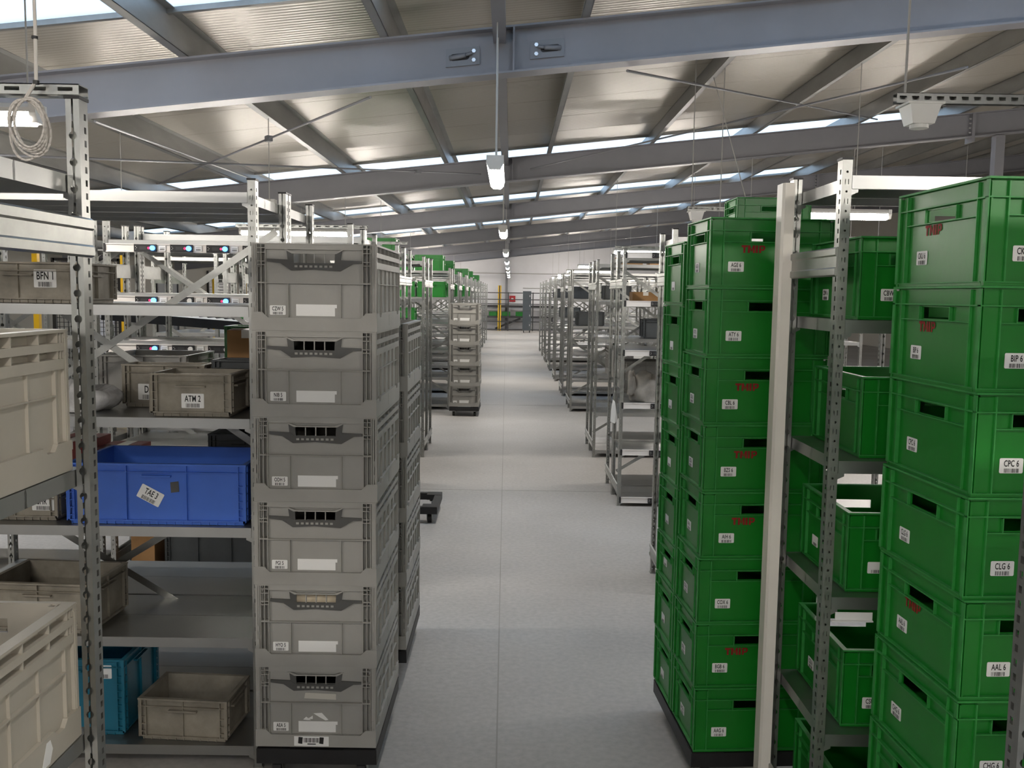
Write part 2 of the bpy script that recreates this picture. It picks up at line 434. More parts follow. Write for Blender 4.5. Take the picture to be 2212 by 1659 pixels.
for y in (-4.7, -.3, 6.25, 11.75, 17.6, 22.3, 27, 31.5, 36, 40.5):
    if y == 6.25: lamp(-.11, 6.25, 2.44, 'y', 1.0, 'lit linear lamp hanging over the aisle below the plated rafter', None, TIEZ, (-.25, .1))
    else: lamp(-.11, y, 2.42, 'y', 1.15, 'lit linear lamp in the single file along the aisle, not below the plated rafter', 'aisle lamps', TIEZ)
XLAMP = [(-2.9, 4.35), (-2.9, 12.5), (-2.9, 15.9), (-2.9, 8.6), (3.85, 4.35), (2.5, 16.4), (3.85, 12.5), (5.2, 6.4), (-4.25, 6.4), (3.85, 20.5), (-2.9, 20.5), (2.5, 25), (-2.9, 25), (2.5, 30), (-2.9, 30), (2.5, 36), (-2.9, 36), (-2.9, .3), (2.5, .3), (-2.9, -4), (2.5, -4), (6.55, 9), (6.55, 15), (-2.9, 41), (2.5, 41), (5.2, 38), (-5.6, 38)]  # the last entries, by the end wall, are made-up lamps added to brighten it
for x, y in XLAMP:
    lamp(x, y, 2.43, 'x', 1.45, 'lit linear lamp hung crosswise over a side aisle or added to light the end wall', 'crosswise lamps', None, (-.675/1.45, .675/1.45))
lamp(2.77, 8.7, 2.43, 'x', 1.45, 'lit linear lamp hung crosswise beside the emergency light over the double green stack', None, None, (-.4, .405/1.45))

# perforated carrier channels
def channel_mesh(ln, h=.041):
    def f():
        b = MB(); d = .041; n = int(ln/.05)
        b.box(-ln/2, ln/2, 0, d, h-.002, h)                            # top web
        for yy in (0,):
            x = -ln/2; s = ln/n
            for k in range(n):                                        # front flange with slots
                a, c = x+k*s, x+k*s+s; hs, z0, z1 = s*.28, h*.32, h*.68; m_ = (a+c)/2
                for (p0, p1, q0, q1) in ((a, c, 0, z0), (a, c, z1, h), (a, m_-hs, z0, z1), (m_+hs, c, z0, z1)):
                    b.box(p0, p1, yy, yy+.002, q0, q1)
        b.box(-ln/2, ln/2, d-.002, d, 0, h)
        return b.mesh('channel', [M['galv']])
    return cached(('chan', round(ln, 3), h), f)
def carrier(xa, xb, y, z, label, rods=True, box=None, group=None):
    t = thing('carrier_channel', label, 'channel', ((xa+xb)/2, y, z), 0, group)
    put('rail', channel_mesh(xb-xa, .041 if rods else .020), t)
    if rods:
        for xx in ((xa+.04)-(xa+xb)/2, (xb-.05)-(xa+xb)/2):
            b = MB(); b.tube((xx, .02, .04), (xx, .02, roofz((xa+xb)/2+xx)-.0007-z), .005, 6); b.build('hanger_rod', M['wire'], t)
    if box is not None:
        q = MB(); c = box-(xa+xb)/2
        q.hexa([(c+sx*.045, .02+sy*.045, -.085) for sx, sy in ((-1,-1),(1,-1),(1,1),(-1,1))]+[(c+sx*.065, .02+sy*.06, -.004) for sx, sy in ((-1,-1),(1,-1),(1,1),(-1,1))])
        q.tube((c, .02, -.10), (c, .02, -.085), .038, 14); q.box(c-.075, c+.075, -.045, .085, -.01, -.001)
        jb = q.build('emergency_light', M['white'], t); jb['label'] = 'small white emergency light'
carrier(1.575, 2.9, 3.9, 2.45, 'perforated carrier channel with a white emergency light, over the aisle behind the near right rack', True, 1.68)
carrier(1.625, 1.98, 8.70, 2.44, 'perforated carrier channel with white emergency light, seen above the double green stack', True, 1.71)
carrier(-2.9, -.826, 1.802, 2.0055, 'perforated channel lying across the upright tops with a coil of cable hung on it', False)
carrier(-2.0, -.79, 7.07, 2.006, 'pale perforated channel along the rack tops behind the grey crate stack', False)
carrier(-1.6, -.84, 5.42, 2.006, 'short perforated channel on the rack top behind the pick lights', False)
carrier(.80, 1.75, 7.2, 2.006, 'pale perforated channel on the rack top left of the double green stack', False)

# hanging coil of cable
t = thing('cable_coil', 'coil of translucent cable hanging from the perforated channel', 'cable', tuple(ony(78, 190, 1.78)))
o0 = Vector(t.location)
b = MB(); b.path([Vector(ony(72, -40, 1.78))-o0, Vector(ony(76, 60, 1.78))-o0, Vector(ony(78, 175, 1.78))-o0, Vector(ony(54, 215, 1.78))-o0], .0032, 6); b.build('lead', M['cable'], t)
b = MB(); b.tube(Vector(ony(78, 174, 1.78))-o0, Vector(ony(78, 182, 1.78))-o0, .006, 8); b.tube(Vector(ony(75, 78, 1.78))-o0, Vector(ony(75, 84, 1.78))-o0, .006, 8); b.build('cable_tie', M['black'], t)
for k in range(6):
    cx, cy = 66+random.uniform(-8, 8), 266+2.5*k; rx, ry = 37+random.uniform(-7, 8), 52+3.2*k
    tl = random.uniform(-.38, .10); pts = []
    for j in range(25):
        a = 2*PI*j/24; u, v = rx*math.cos(a), ry*math.sin(a)
        pts.append(Vector(ony(cx+u*math.cos(tl)-v*math.sin(tl), cy+u*math.sin(tl)+v*math.cos(tl), 1.76+.004*k))-o0)
    b = MB(); b.path(pts, .0023, 6); b.build('loop', M['cable'], t, True)

# ------------------------------------------------------------------ slotted uprights and racks
PW, PD, PH = .026, .036, 1.998
def post_mesh():
    b = MB()
    def ringcell(P, u0, u1, v0, v1, cu, cv, kind, hu, hv):
        c = [(u1, v0), (u1, v1), (u0, v1), (u0, v0)]
        if kind == 'rect':
            h = [(cu+hu, cv-hv), (cu+hu, cv+hv), (cu-hu, cv+hv), (cu-hu, cv-hv)]
            for k in range(4):
                k2 = (k+1) % 4; b.face([P(*c[k]), P(*c[k2]), P(*h[k2]), P(*h[k])])
        else:
            h = [(cu+hu*math.cos(math.radians(a)), cv+hu*math.sin(math.radians(a))) for a in range(-45, 316, 45)]
            for k in range(4):
                k2 = (k+1) % 4; b.face([P(*c[k]), P(*c[k2]), P(*h[(2*k+2) % 8]), P(*h[(2*k+1) % 8]), P(*h[2*k])])
    hw = PW/2
    F = lambda u, v: (u, 0, v)
    n = int(PH/.025)
    for i in range(n):
        z0, z1 = i*.025+.005, i*.025+.030; zc = (z0+z1)/2
        if z1 > PH: break
        if i % 2 == 0: ringcell(F, -hw, hw, z0, z1, 0, zc, 'circ', .0033, 0)
        else:
            ringcell(F, -hw, 0, z0, z1, -.0042, zc, 'rect', .0011, .0065); ringcell(F, 0, hw, z0, z1, .0042, zc, 'rect', .0011, .0065)
        for sx in (-1, 1):
            S = lambda u, v, sx=sx: (sx*hw, u, v)
            ringcell(S, 0, .022, z0, z1, .012, zc, 'rect', .0045, .0062)
            b.face([S(.022, z0), S(PD, z0), S(PD, z1), S(.022, z1)])
    for i in range(int(PH/.05)):
        z0, z1 = i*.05+.005, min(PH, i*.05+.055); zc = i*.05+.03
        for sx in (-1, 1):
            pts = [(sx*hw, PD, z0), (sx*.0018, PD, z0)]
            for a in (-70, -40, 0, 40, 70):
                pts.append((sx*max(.0018, .0078*math.cos(math.radians(a))), PD, zc+.0078*math.sin(math.radians(a))))
            pts += [(sx*.0018, PD, z1), (sx*hw, PD, z1)]
            b.face(pts)
    zt = 1.98                                                            # plain sheet above the last full cell
    b.face([(-hw, 0, zt), (hw, 0, zt), (hw, 0, PH), (-hw, 0, PH)])
    for sx in (-1, 1):
        b.face([(sx*hw, 0, zt), (sx*hw, PD, zt), (sx*hw, PD, PH), (sx*hw, 0, PH)])
        b.face([(sx*hw, PD, 1.955), (sx*.0018, PD, 1.955), (sx*.0018, PD, PH), (sx*hw, PD, PH)])
    b.box(-hw-.002, hw+.002, -.002, PD+.002, PH, PH+.006, 1)            # black cap
    b.box(-hw-.004, hw+.004, -.0015, PD+.004, 0, .005)                   # foot plate
    return b.mesh('post', [M['galv'], M['black']])
def shelf_mesh(ln, dp):
    def f():
        b = MB(); x = ln/2; h = .034
        for (ya, yb) in ((-dp/2, -.001), (.001, dp/2)):
            b.box(-x, x, ya, yb, -.002, 0)
        for ya, yb in ((-dp/2, -dp/2+.002), (dp/2-.002, dp/2), (-.003, -.001), (.001, .003)): b.box(-x, x, ya, yb, -h, -.002)
        for xa, xb in ((-x, -x+.002), (x-.002, x)): b.box(xa, xb, -dp/2+.002, dp/2-.002, -h, -.002)
        for ya in (-dp/2+.002, dp/2-.004): b.box(-x, x, ya, ya+.014 if ya < 0 else ya-.012, -h, -h+.002)
        for sx in (-1, 1):                                               # support clips under the corners
            for sy in (-1, 1):
                b.prism([(0, -h), (.026, -h), (.026, -h-.008), (0, -h-.02)], lambda u, v, d, sx=sx, sy=sy: (sx*(x-u+.008), sy*(dp/2-.004-d), v), 0, .006)
        return b.mesh('shelf', [M['galv_shelf']])
    return cached(('shelf', round(ln, 3), round(dp, 3)), f)
def tie_plate_mesh(dp):
    def f():
        b = MB(); y = dp/2
        prof = [(0, .0), (.006, .004), (.006, .020), (.002, .024), (.002, .052), (.006, .056), (.006, .072), (0, .076), (-.002, .076), (-.002, 0)]
        b.prism(prof, lambda u, v, d: (u, d, v), -y, y); return b.mesh('tie_plate', [M['galv']])
    return cached(('tie', round(dp, 3)), f)
POST = post_mesh()
STD = [1.959, 1.587, 1.214, .843, .458, .075]
def module_mesh(on):
    def f():
        b = MB(); b.box(0, .118, -.012, 0, -.020, .020)
        b.tube((.100, -.012, 0), (.100, -.022, 0), .013, 14, 1); b.tube((.078, -.012, 0), (.078, -.0135, 0), .007, 10, 2 if on else 3)
        b.box(.03, .066, -.0128, -.012, -.009, .009, 3)
        for q in range(3): b.box(.008+.005*(q % 2), .011+.005*(q % 2), -.013, -.012, -.008+.007*q, -.005+.007*q, 4)
        return b.mesh('pick_module', [M['black'], M['blueon'] if on else M['white'], M['ring'], M['dark'], M['rail']])
    return cached(('mod', on), f)
def card_mesh():
    def f():
        b = MB(); b.box(0, .036, -.010, -.006, -.014, .014)
        for q in range(7): b.box(.006+.0035*q, .008+.0035*q, -.0103, -.010, -.010, -.001, 1)
        b.box(.004, .032, -.0103, -.010, .004, .0055, 1)
        return b.mesh('paper_card', [M['paper'], M['print']])
    return cached('card', f)
def add_rail(root, xa, xb, y, z, mods, ox, oy):
    b = MB(); b.box(xa-ox, xb-ox, y-oy-.006, y-oy+.012, z-.022, z+.022); b.box(xa-ox, xb-ox, y-oy-.010, y-oy-.006, z+.017, z+.022); b.box(xa-ox, xb-ox, y-oy-.010, y-oy-.006, z-.022, z-.018)
    r = b.build('light_rail', M['rail'], root)
    q = MB(); q.box(xa-ox-.012, xa-ox, y-oy-.010, y-oy+.012, z-.023, z+.023); q.build('end_cap', M['black'], r)
    for x, on in mods:
        put('pick_module', module_mesh(on), r, (x-ox, y-oy-.004, z))
        put('paper_card', card_mesh(), r, (x-ox+.130, y-oy, z))
def rack(x0, x1, y0, y1, levels, label, group=None, plates=True, brace=True, brace_y=None, bottom=False, zs=PH, name='shelf_rack'):
    cx, cy = (x0+x1)/2, (y0+y1)/2
    t = thing(name, label, 'rack', (cx, cy, 0), 0, group)
    for x in (x0, x1):
        put('post', POST, t, (x-cx, y0-cy, 0)); put('post', POST, t, (x-cx, y1-cy, 0), (0, 0, PI))
        if plates:
            s = -1 if x < cx else 1
            put('tie_plate', tie_plate_mesh(y1-y0-.004), t, (x-cx+s*(PW/2+.0022), 0, 1.70), (0, 0, PI if s < 0 else 0))
            put('tie_plate', tie_plate_mesh(y1-y0-.004), t, (x-cx+s*(PW/2+.0022), 0, .10), (0, 0, PI if s < 0 else 0))
    ln = x1-x0-PW-.004
    for z in levels: put('shelf', shelf_mesh(ln, y1-y0-.006), t, (0, 0, z))
    if brace:
        yb = y1-cy-PD/2
        for a, c in (((x0-cx+.02, 1.0), (x1-cx-.02, 1.86)), ((x0-cx+.02, 1.86), (x1-cx-.02, 1.0)), ((x0-cx+.02, .2), (x1-cx-.02, .98)), ((x0-cx+.02, .98), (x1-cx-.02, .2))):
            b = MB(); k = -.002 if a[1] < c[1] else .002
            b.bar((a[0], y1-cy-.041+k, a[1]), (c[0], y1-cy-.041+k, c[1]), .026, .002, up=Vector((0, 1, 0))); b.build('brace', M['galv'], t)
    return t

# near left racks
rack(-2.138, -.840, 1.39, 1.84, [1.857, 1.283, .738, .20], 'galvanised rack holding the beige folding crates, its upright carrying the cable coil', None, brace=False)
LV = [1.90, 1.62, 1.365, 1.08, .80, .50, .085]
L1 = rack(-2.149, -.850, 3.06, 3.505, STD, 'galvanised rack with the open blue crate and small grey bins on its shelves', None)
rack(-2.149, -.850, 3.515, 3.96, STD, 'galvanised rack standing back to back with the rack that holds the blue crate', None, brace=False)
L2 = rack(-2.16, -.86, 4.97, 5.42, LV, 'galvanised rack with lit blue pick lights, behind the blue crate', None)
for z, ons in ((1.857, (1, 1, 1, 1)), (1.582, (1, 0, 1, 1)), (1.325, (1, 0, 0, 0))):
    add_rail(L2, -2.15, -.875, 4.96, z, [(-1.998+.1915*k, bool(ons[k])) if k < 4 else (-1.998+.1915*k, False) for k in range(5)], -1.51, 5.195)
rack(-3.53, -2.23, 4.97, 5.42, LV, 'galvanised rack bay beside the bay with lit blue pick lights', None)
rack(-2.16, -.86, 5.43, 5.88, STD, 'galvanised rack back to back with the lit pick light rack', None, brace=False)
# near right racks
R0 = rack(.860, 2.16, 2.42, 2.87, STD, 'galvanised rack holding loose green crates, with a tall white cover on its upright', None, brace=False)
R0C = (1.51, 2.645)
b = MB(); b.prism([(-.050, .005), (-.044, -.006), (-.016, -.010), (-.016, .060), (-.050, .060)], lambda u, v, d: (u, v, d), .002, 1.985)
o = b.build('cable_cover', M['cover'], R0, loc=(.860-R0C[0], 2.815-R0C[1], 0)); o['label'] = 'tall white cable cover strip'
rack(.862, 2.162, 1.052, 1.502, STD, 'galvanised rack whose upright stands in front of the single green stack', None, brace=False)
rack(.87, 2.17, 4.97, 5.42, STD, 'galvanised rack behind the double green stack with one green crate on top', None, brace=False)
# rows further down the hall
R7 = rack(.872, 2.172, 7.154, 7.60, [1.95, 1.60, 1.22, .81, .44, .065], 'galvanised rack with white light rails and the grey sack beside the double green stack', None)
for z in (1.955, 1.585, 1.205, .795, .428, .050):
    mods = [(1.075+.19*k+(.02 if z < 1 else 0), False) for k in range(4)]
    add_rail(R7, .885, 2.16, 7.142, z, mods, 1.522, 7.377)
R7b = rack(.872, 2.172, 7.61, 8.06, STD, 'galvanised rack back to back with the white railed rack', None, brace=False)
LROW = [7.06, 9.20, 13.05, 15.25, 17.7, 19.9, 22.1, 24.3, 26.5, 28.7, 31.0, 33.2]
RROW = [9.33, 13.05, 15.1, 17.7, 20.2, 22.8, 25.0, 27.2]
for side, rows in ((-1, LROW), (1, RROW)):
    for y in rows:
        nb = 2 if y < 27 else 1
        fr = y < 12
        if side < 0: lb, g = 'galvanised rack in the rows past the lone five high grey stack', 'racks in the rows past the lone five high grey stack'
        else: lb, g = 'galvanised rack in the rows past the white railed rack', 'racks in the rows past the white railed rack'
        if side < 0 and fr: lb, g = 'galvanised rack between the pick light rack and the lone five high grey stack', 'racks before the lone five high grey stack'
        for k in range(nb):
            xa = side*(.868+1.37*k); xb = side*(.868+1.37*k+1.30); lo, hi = min(xa, xb), max(xa, xb)
            rack(lo, hi, y, y+.45, STD, lb, g)
            if y < 25: rack(lo, hi, y+.46, y+.91, STD, lb, g, brace=False)

# ------------------------------------------------------------------ green stacking crates
GH = .2205
def green_meshes(W, D, H):
    def f():
        b = MB(); r = MB()
        faces = ((lambda u, v, d: (u, -D/2+d, v), W, True), (lambda u, v, d: (-u, D/2-d, v), W, True), (lambda u, v, d: (-W/2+d, -u, v), D, True), (lambda u, v, d: (W/2-d, u, v), D, True))
        for k_, (fn, w_, hole) in enumerate(faces):
            h = w_/2; e = .0142 if k_ > 1 else 0; hz0, hz1, hw = H-.073, H-.047, .064
            b.fbox(fn, -h+.010, h-.010, .004, hz0, .010, .013); b.fbox(fn, -h+.010, h-.010, hz1, H-.004, .010, .013)
            b.fbox(fn, -h+.010, -hw, hz0, hz1, .010, .013); b.fbox(fn, hw, h-.010, hz0, hz1, .010, .013)
            for s in (-1, 1):
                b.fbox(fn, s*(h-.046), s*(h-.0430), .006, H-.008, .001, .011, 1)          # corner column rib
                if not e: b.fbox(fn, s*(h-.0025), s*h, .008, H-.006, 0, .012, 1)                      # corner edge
                b.fbox(fn, s*(h-.044), s*(h-.002), .006, H-.01, .0065, .0105)           # column floor, proud of the panel
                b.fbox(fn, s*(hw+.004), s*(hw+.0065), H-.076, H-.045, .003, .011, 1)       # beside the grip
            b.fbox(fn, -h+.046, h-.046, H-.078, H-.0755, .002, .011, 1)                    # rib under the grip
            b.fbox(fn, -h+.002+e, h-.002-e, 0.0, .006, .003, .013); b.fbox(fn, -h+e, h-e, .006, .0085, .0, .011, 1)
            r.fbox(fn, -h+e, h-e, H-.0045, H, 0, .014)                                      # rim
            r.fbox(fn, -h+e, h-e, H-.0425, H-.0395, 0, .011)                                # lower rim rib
        b.box(-W/2+.005, W/2-.005, -D/2+.005, D/2-.005, .001, .005)
        return b.mesh('body', [M['green'], M['green_worn_glint']]), r.mesh('rim', [M['green_worn_glint']])
    return cached(('green', W, D, H), f)
def green_crate(loc, rz, label, group=None, txt=None, long_front=True, H=GH-.0005, logo_front=False, logo_side=False, sides=True, W=None, D=None):
    W = W or (.40 if long_front else .30); D = D or (.30 if long_front else .40)
    t = thing('green_crate', label, 'crate', loc, rz, group)
    a, r = green_meshes(W, D, H); put('body', a, t); put('rim', r, t)
    if txt:
        add_label(t, txt, (-W/2+.088, -D/2+.0092, .066), FRONT)
        if sides: add_label(t, txt, (-W/2+.0092, D/2-.115, .066), LEFTF)
    if logo_front: add_logo(t, 'TMIP', (-W/2+.145, -D/2+.0088, .122), FRONT)
    if logo_side: add_logo(t, 'TMIP', (-W/2+.0088, D/2-.165, .128), LEFTF)
    return t
def rotp(ox, oy, rz, u, v): return (ox+u*math.cos(rz)-v*math.sin(rz), oy+u*math.sin(rz)+v*math.cos(rz))

# dollies
def dolly(loc, rz, W, D, label, top=.165, group=None):
    t = thing('crate_dolly', label, 'dolly', loc, rz, group)
    b = MB(); z0, z1 = top-.058, top
    for (xa, xb, ya, yb) in ((-W/2, W/2, -D/2, -D/2+.05), (-W/2, W/2, D/2-.05, D/2), (-W/2, -W/2+.05, -D/2+.05, D/2-.05), (W/2-.05, W/2, -D/2+.05, D/2-.05)): b.box(xa, xb, ya, yb, z0, z1-.008)
    for sx in (-1, 1):
        for sy in (-1, 1): b.box(sx*(W/2-.11), sx*(W/2-.002), sy*(D/2-.11), sy*(D/2-.002), z0+.012, z1-.006)
    b.build('frame', M['black'], t)
    for sx in (-1, 1):
        for sy in (-1, 1):
            cx, cy = sx*(W/2-.058), sy*(D/2-.062)
            q = MB(); r = (z0-.012)/2
            q.prism([(-.03, z0), (.03, z0), (.012, r-.012), (-.012, r-.012)], lambda u, v, d: (cx+d, cy+u, v), -.019, -.016)
            q.prism([(-.03, z0), (.03, z0), (.012, r-.012), (-.012, r-.012)], lambda u, v, d: (cx+d, cy+u, v), .016, .019)
            q.box(cx-.03, cx+.03, cy-.03, cy+.03, z0-.003, z0); c = q.build('caster_fork', M['galv'], t)
            q = MB(); q.tube((cx-.014, cy, r), (cx+.014, cy, r), r, 20); q.build('caster_wheel', M['rubber'], c)
    return t

# double green stack on the aisle side
T1 = (.627, 2.955); T1R = math.radians(3.3)
c0 = rotp(T1[0], T1[1], T1R, .40, .31)
dolly((c0[0], c0[1], 0), T1R, .80, .60, 'black dolly carrying the double stack of green crates', .129)
ord_ = ['lowest', 'second from the floor', 'third from the floor', 'fourth from the floor', 'fifth from the floor', 'sixth from the floor', 'seventh from the floor', 'topmost']
strs = ['AAG 6', 'BGB 6', 'COX 6', 'AIH 6', 'BZS 6', 'CBL 6', 'ATY 6', 'AGE 6']
for i, sname in enumerate(strs):
    p = rotp(T1[0], T1[1], T1R, .20, .15); j = random.uniform(-.003, .003)
    green_crate((p[0]+j, p[1]+random.uniform(-.002, .002), .130+GH*i), T1R+random.uniform(-.004, .004), 'green crate labelled %s in the double green stack' % sname, 'front column of the double green stack', sname, True, logo_front=sname in ('AGE 6', 'CBL 6', 'BZS 6', 'AIH 6', 'BGB 6'))
zz = .130
strs2 = ['#']*8
for i in range(8):
    H = GH-.055 if i == 2 else GH-.0006
    p = rotp(T1[0], T1[1], T1R, .20-.004, .460)
    green_crate((p[0]+random.uniform(-.003, .003), p[1], zz), T1R+random.uniform(-.004, .004), ('shallow green crate, third from the floor in the rear column of the double green stack' if i == 2 else 'green crate, %s in the rear column of the double green stack' % ord_[i]), 'rear column of the double green stack', strs2[i], True, H=H-.0005)
    zz += H
# single green stack, nearest rack on that side
T2 = (.964, 1.90); T2R = math.radians(2.6)
c0 = rotp(T2[0], T2[1], T2R, .15, .20)
dolly((c0[0], c0[1], 0), T2R, .31, .41, 'black dolly under the single green stack', .129)
strs = ['#', '#', 'CHG 6', 'AAL 6', 'CLG 6', 'CPC 6', 'BIP 6', 'CKU 6']
for i, sname in enumerate(strs):
    lb = 'green crate labelled %s in the single green stack' % sname if i > 1 else ('lowest green crate of the single green stack' if i == 0 else 'green crate with red letters, second from the floor in the single green stack')
    green_crate((c0[0]+random.uniform(-.003, .003), c0[1]+random.uniform(-.003, .003), .130+GH*i), T2R+random.uniform(-.005, .005), lb, 'single green stack', sname, False, logo_side=sname in ('CKU 6', 'BIP 6', 'AAL 6') or i == 1)
# loose green crates on the near right rack
for z, x, sname, lb in ((1.588, .922, 'CBW 6', 'green crate labelled CBW 6 on the upper shelf of the rack with the white cover'),
                     (1.215, .945, None, 'open green crate on the shelf below the one with the CBW crate'),
                     (.844, .925, '#', 'open green crate at waist height in the rack with the white cover'),
                     (.459, .930, 'CSU 6', 'green crate labelled CSU 6 in the rack with the white cover'),
                     (.076, .935, None, 'green crate on the lowest shelf of the rack with the white cover')):
    green_crate((x+.15, 2.467+.20, z), 0, lb, 'loose crates in the near right rack', sname, False)
for z in (.843,):
    b = MB(); b.box(-.05, .05, 0, .003, -.012, .012); b.box(-.062, .050, -.008, .0, -.012, -.009)
    b.build('ticket_holder', M['paper'], R0, loc=(.935-R0C[0], 2.418-R0C[1], z-.052))
green_crate((1.41, 5.20, 1.9605), 0, 'green crate on the very top of the rack behind the double green stack', None, '#', True)

# ------------------------------------------------------------------ folding crates
FW, FD, FP = .40, .60, .2768
def fold_meshes(mname, open_windows=True):
    def f():
        body, base, hds = MB(), MB(), (MB(), MB())
        H = .272
        Ux = lambda p: (p-620)*.000377
        Vy = lambda p: (930-p)*.0003627
        for sgn in (1, -1):
            hd = hds[0 if sgn == 1 else 1]
            fn = (lambda u, v, d: (u, -FD/2+d, v)) if sgn == 1 else (lambda u, v, d: (-u, FD/2-d, v))
            base.prism([(-.2, 0), (.2, 0), (.2, .058), (.166, .058), (.148, .041), (-.148, .041), (-.166, .058), (-.2, .058)], fn, 0, .010)
            hw, z0, z1 = .066, .212, .241
            for (a, c, e, g) in ((-.1545, .1545, .02, z0), (-.1545, .1545, z1, H-.002), (-.1545, -hw, z0, z1), (hw, .1545, z0, z1)): body.fbox(fn, a, c, e, g, .0115, .014)
            for s in (-1, 1): body.fbox(fn, s*.1545, s*.19, .02, H-.002, .026, .028)
            for u in (-.033, 0, .033): body.fbox(fn, u-.0015, u+.0015, z0, z1, .006, .0125)
            for s in (-1, 1):
                for u in (.181, .168, .1545): body.fbox(fn, s*u-.0013, s*u+.0013, .04, H-.001, .002, .027)
                for v in (.257, .243, .2158, .205, .1505): body.fbox(fn, s*.181, s*.1545, v-.0012, v+.0012, .002, .027)
                body.fbox(fn, s*.184, s*.1985, .056, H-.001, .003, .012)
                body.fbox(fn, s*.189, s*.1915, .056, H-.001, .0015, .004)
                for v in (.118, .074): 
                    body.fbox(fn, s*.186, s*.192, v, v+.016, .0005, .004); 
                body.fbox(fn, s*.0835-.0015, s*.0835+.0015, .042, .149, .003, .012)
                pass
            body.fbox(fn, -.1545, .1545, .253, H-.001, .003, .011)
            body.fbox(fn, -.199, .199, H-.004, H, .001, .013)
            body.fbox(fn, -.180, .180, .1474, .1500, .000, .012)
            body.prism([(-.094, .253), (-.086, .253), (-.062, .2445), (.062, .2445), (.086, .253), (.094, .253), (.070, .2405), (-.070, .2405)], fn, .001, .010)
            for q in range(8): body.fbox(fn, -.062+.0158*q, -.053+.0158*q, .198, .2045, .0030, .0045)
            hd.prism([(Ux(a), Vy(c)) for a, c in ((222, 336), (335, 350), (425, 411), (615, 400), (840, 414), (950, 347), (1018, 344), (1018, 324), (845, 318), (800, 346), (440, 346), (395, 318), (222, 312))], fn, .0045, .0105)
            for s in (-1, 1): hd.prism([(s*.064, .205), (s*.066, .241), (s*.088, .250), (s*.084, .220)], fn, .0055, .0100)
            # long sides
            gn = (lambda u, v, d: (-FW/2+d, -u, v)) if sgn == 1 else (lambda u, v, d: (FW/2-d, u, v))
            base.prism([(-.2899, 0), (.2899, 0), (.2899, .058), (.245, .058), (.232, .045), (.205, .045), (.19, .058), (-.19, .058), (-.205, .045), (-.232, .045), (-.245, .058), (-.2899, .058)], gn, 0, .010)
            base.fbox(gn, -.015, .015, .012, .05, -.0006, .001)
            body.fbox(gn, -.29, .29, .02, .200, .0105, .013); body.fbox(gn, -.29, .29, .198, H-.002, .024, .026)
            body.fbox(gn, -.2865, .2865, H-.006, H, .001, .026)
            body.fbox(gn, -.285, .285, .232, .247, .002, .025); body.fbox(gn, -.285, .285, .197, .217, .002, .025)
            for k in range(7): body.fbox(gn, -.285+.095*k-.0015, -.285+.095*k+.0015, .2, H-.003, .003, .025)
            for s in (-1, 1):
                body.fbox(gn, s*.285, s*.2985, .056, H-.001, .003, .014)
                for u in (.262, .274):
                    body.fbox(gn, s*u-.0012, s*u+.0012, .2, H-.003, .003, .025); 
                for v in (.224, .256): body.fbox(gn, s*.286, s*.2985, v, v+.0025, .001, .004)
            for k in range(6):
                u = -.25+.1*k
                body.prism([(u-.0015, .055), (u+.0015, .055), (u+.0015, .197), (u-.0015, .197)], gn, .003 if k in (0, 5) else .0045, .011)
            body.fbox(gn, -.25, .25, .1474, .1500, .002, .011)
        base.box(-.195, .195, -.295, .295, .004, .012)
        for b_ in (body, base)+hds: b_.v = [(q[0], q[1], q[2]*.2763/.272) for q in b_.v]
        return body.mesh('body', [M[mname]]), base.mesh('base_tray', [M[mname]]), [q.mesh('handle', [M['darkgrey']]) for q in hds]
    return cached(('fold', mname), f)
def fold_crate(loc, rz, label, group=None, txt=None, mname='grey', strip=True):
    t = thing('folding_crate', label, 'crate', loc, rz, group)
    a, c, h = fold_meshes(mname); put('body', a, t); put('base_tray', c, t); 
    for q in h: o = put('handle', q, t); o['label'] = 'dark grey grip insert'
    if txt: add_label(t, txt, (-.118, -FD/2+.0106, .065), FRONT, .051, .030)
    if strip:
        q = cached('strip', lambda: _strip()); o = put('sticker', q, t, (.0045, -FD/2+.0108, .066)); o['label'] = 'wide white sticker'
    return t
def _strip():
    b = MB(); b.prism([(-.064, -.0185), (.060, -.0185), (.060, .0075), (.066, .0075), (.066, .0185), (-.064, .0185)], lambda u, v, d: (u, -d, v), 0, .0007); return b.mesh('sticker', [M['paper']])
def fold_stack(x_right, y, rz, names, what, group, jit=.004, lab=True):
    cx, cy = rotp(x_right, y, rz, -FW/2, FD/2)
    dolly((cx, cy, 0), rz, .40, .60, 'black dolly carrying '+what, .130)
    for i, nm in enumerate(names):
        fold_crate((cx+random.uniform(-jit, jit), cy+random.uniform(-jit, jit), .131+FP*i), rz+random.uniform(-.004, .004), lab(i, nm), group, nm)
    return cx, cy
place6 = ['lowest', 'second from the dolly', 'third from the dolly', 'fourth from the dolly', 'fifth from the dolly', 'topmost']
cx, cy = fold_stack(-.4255, 2.952, math.radians(-.1), ['AEA 5', 'HYO 5', 'PGI 5', 'ODH 5', 'NIB 5', 'CZW 5'], 'the six high grey crate stack', 'six high grey stack', .0012, lambda i, nm: 'grey folding crate labelled %s in the six high stack' % nm)
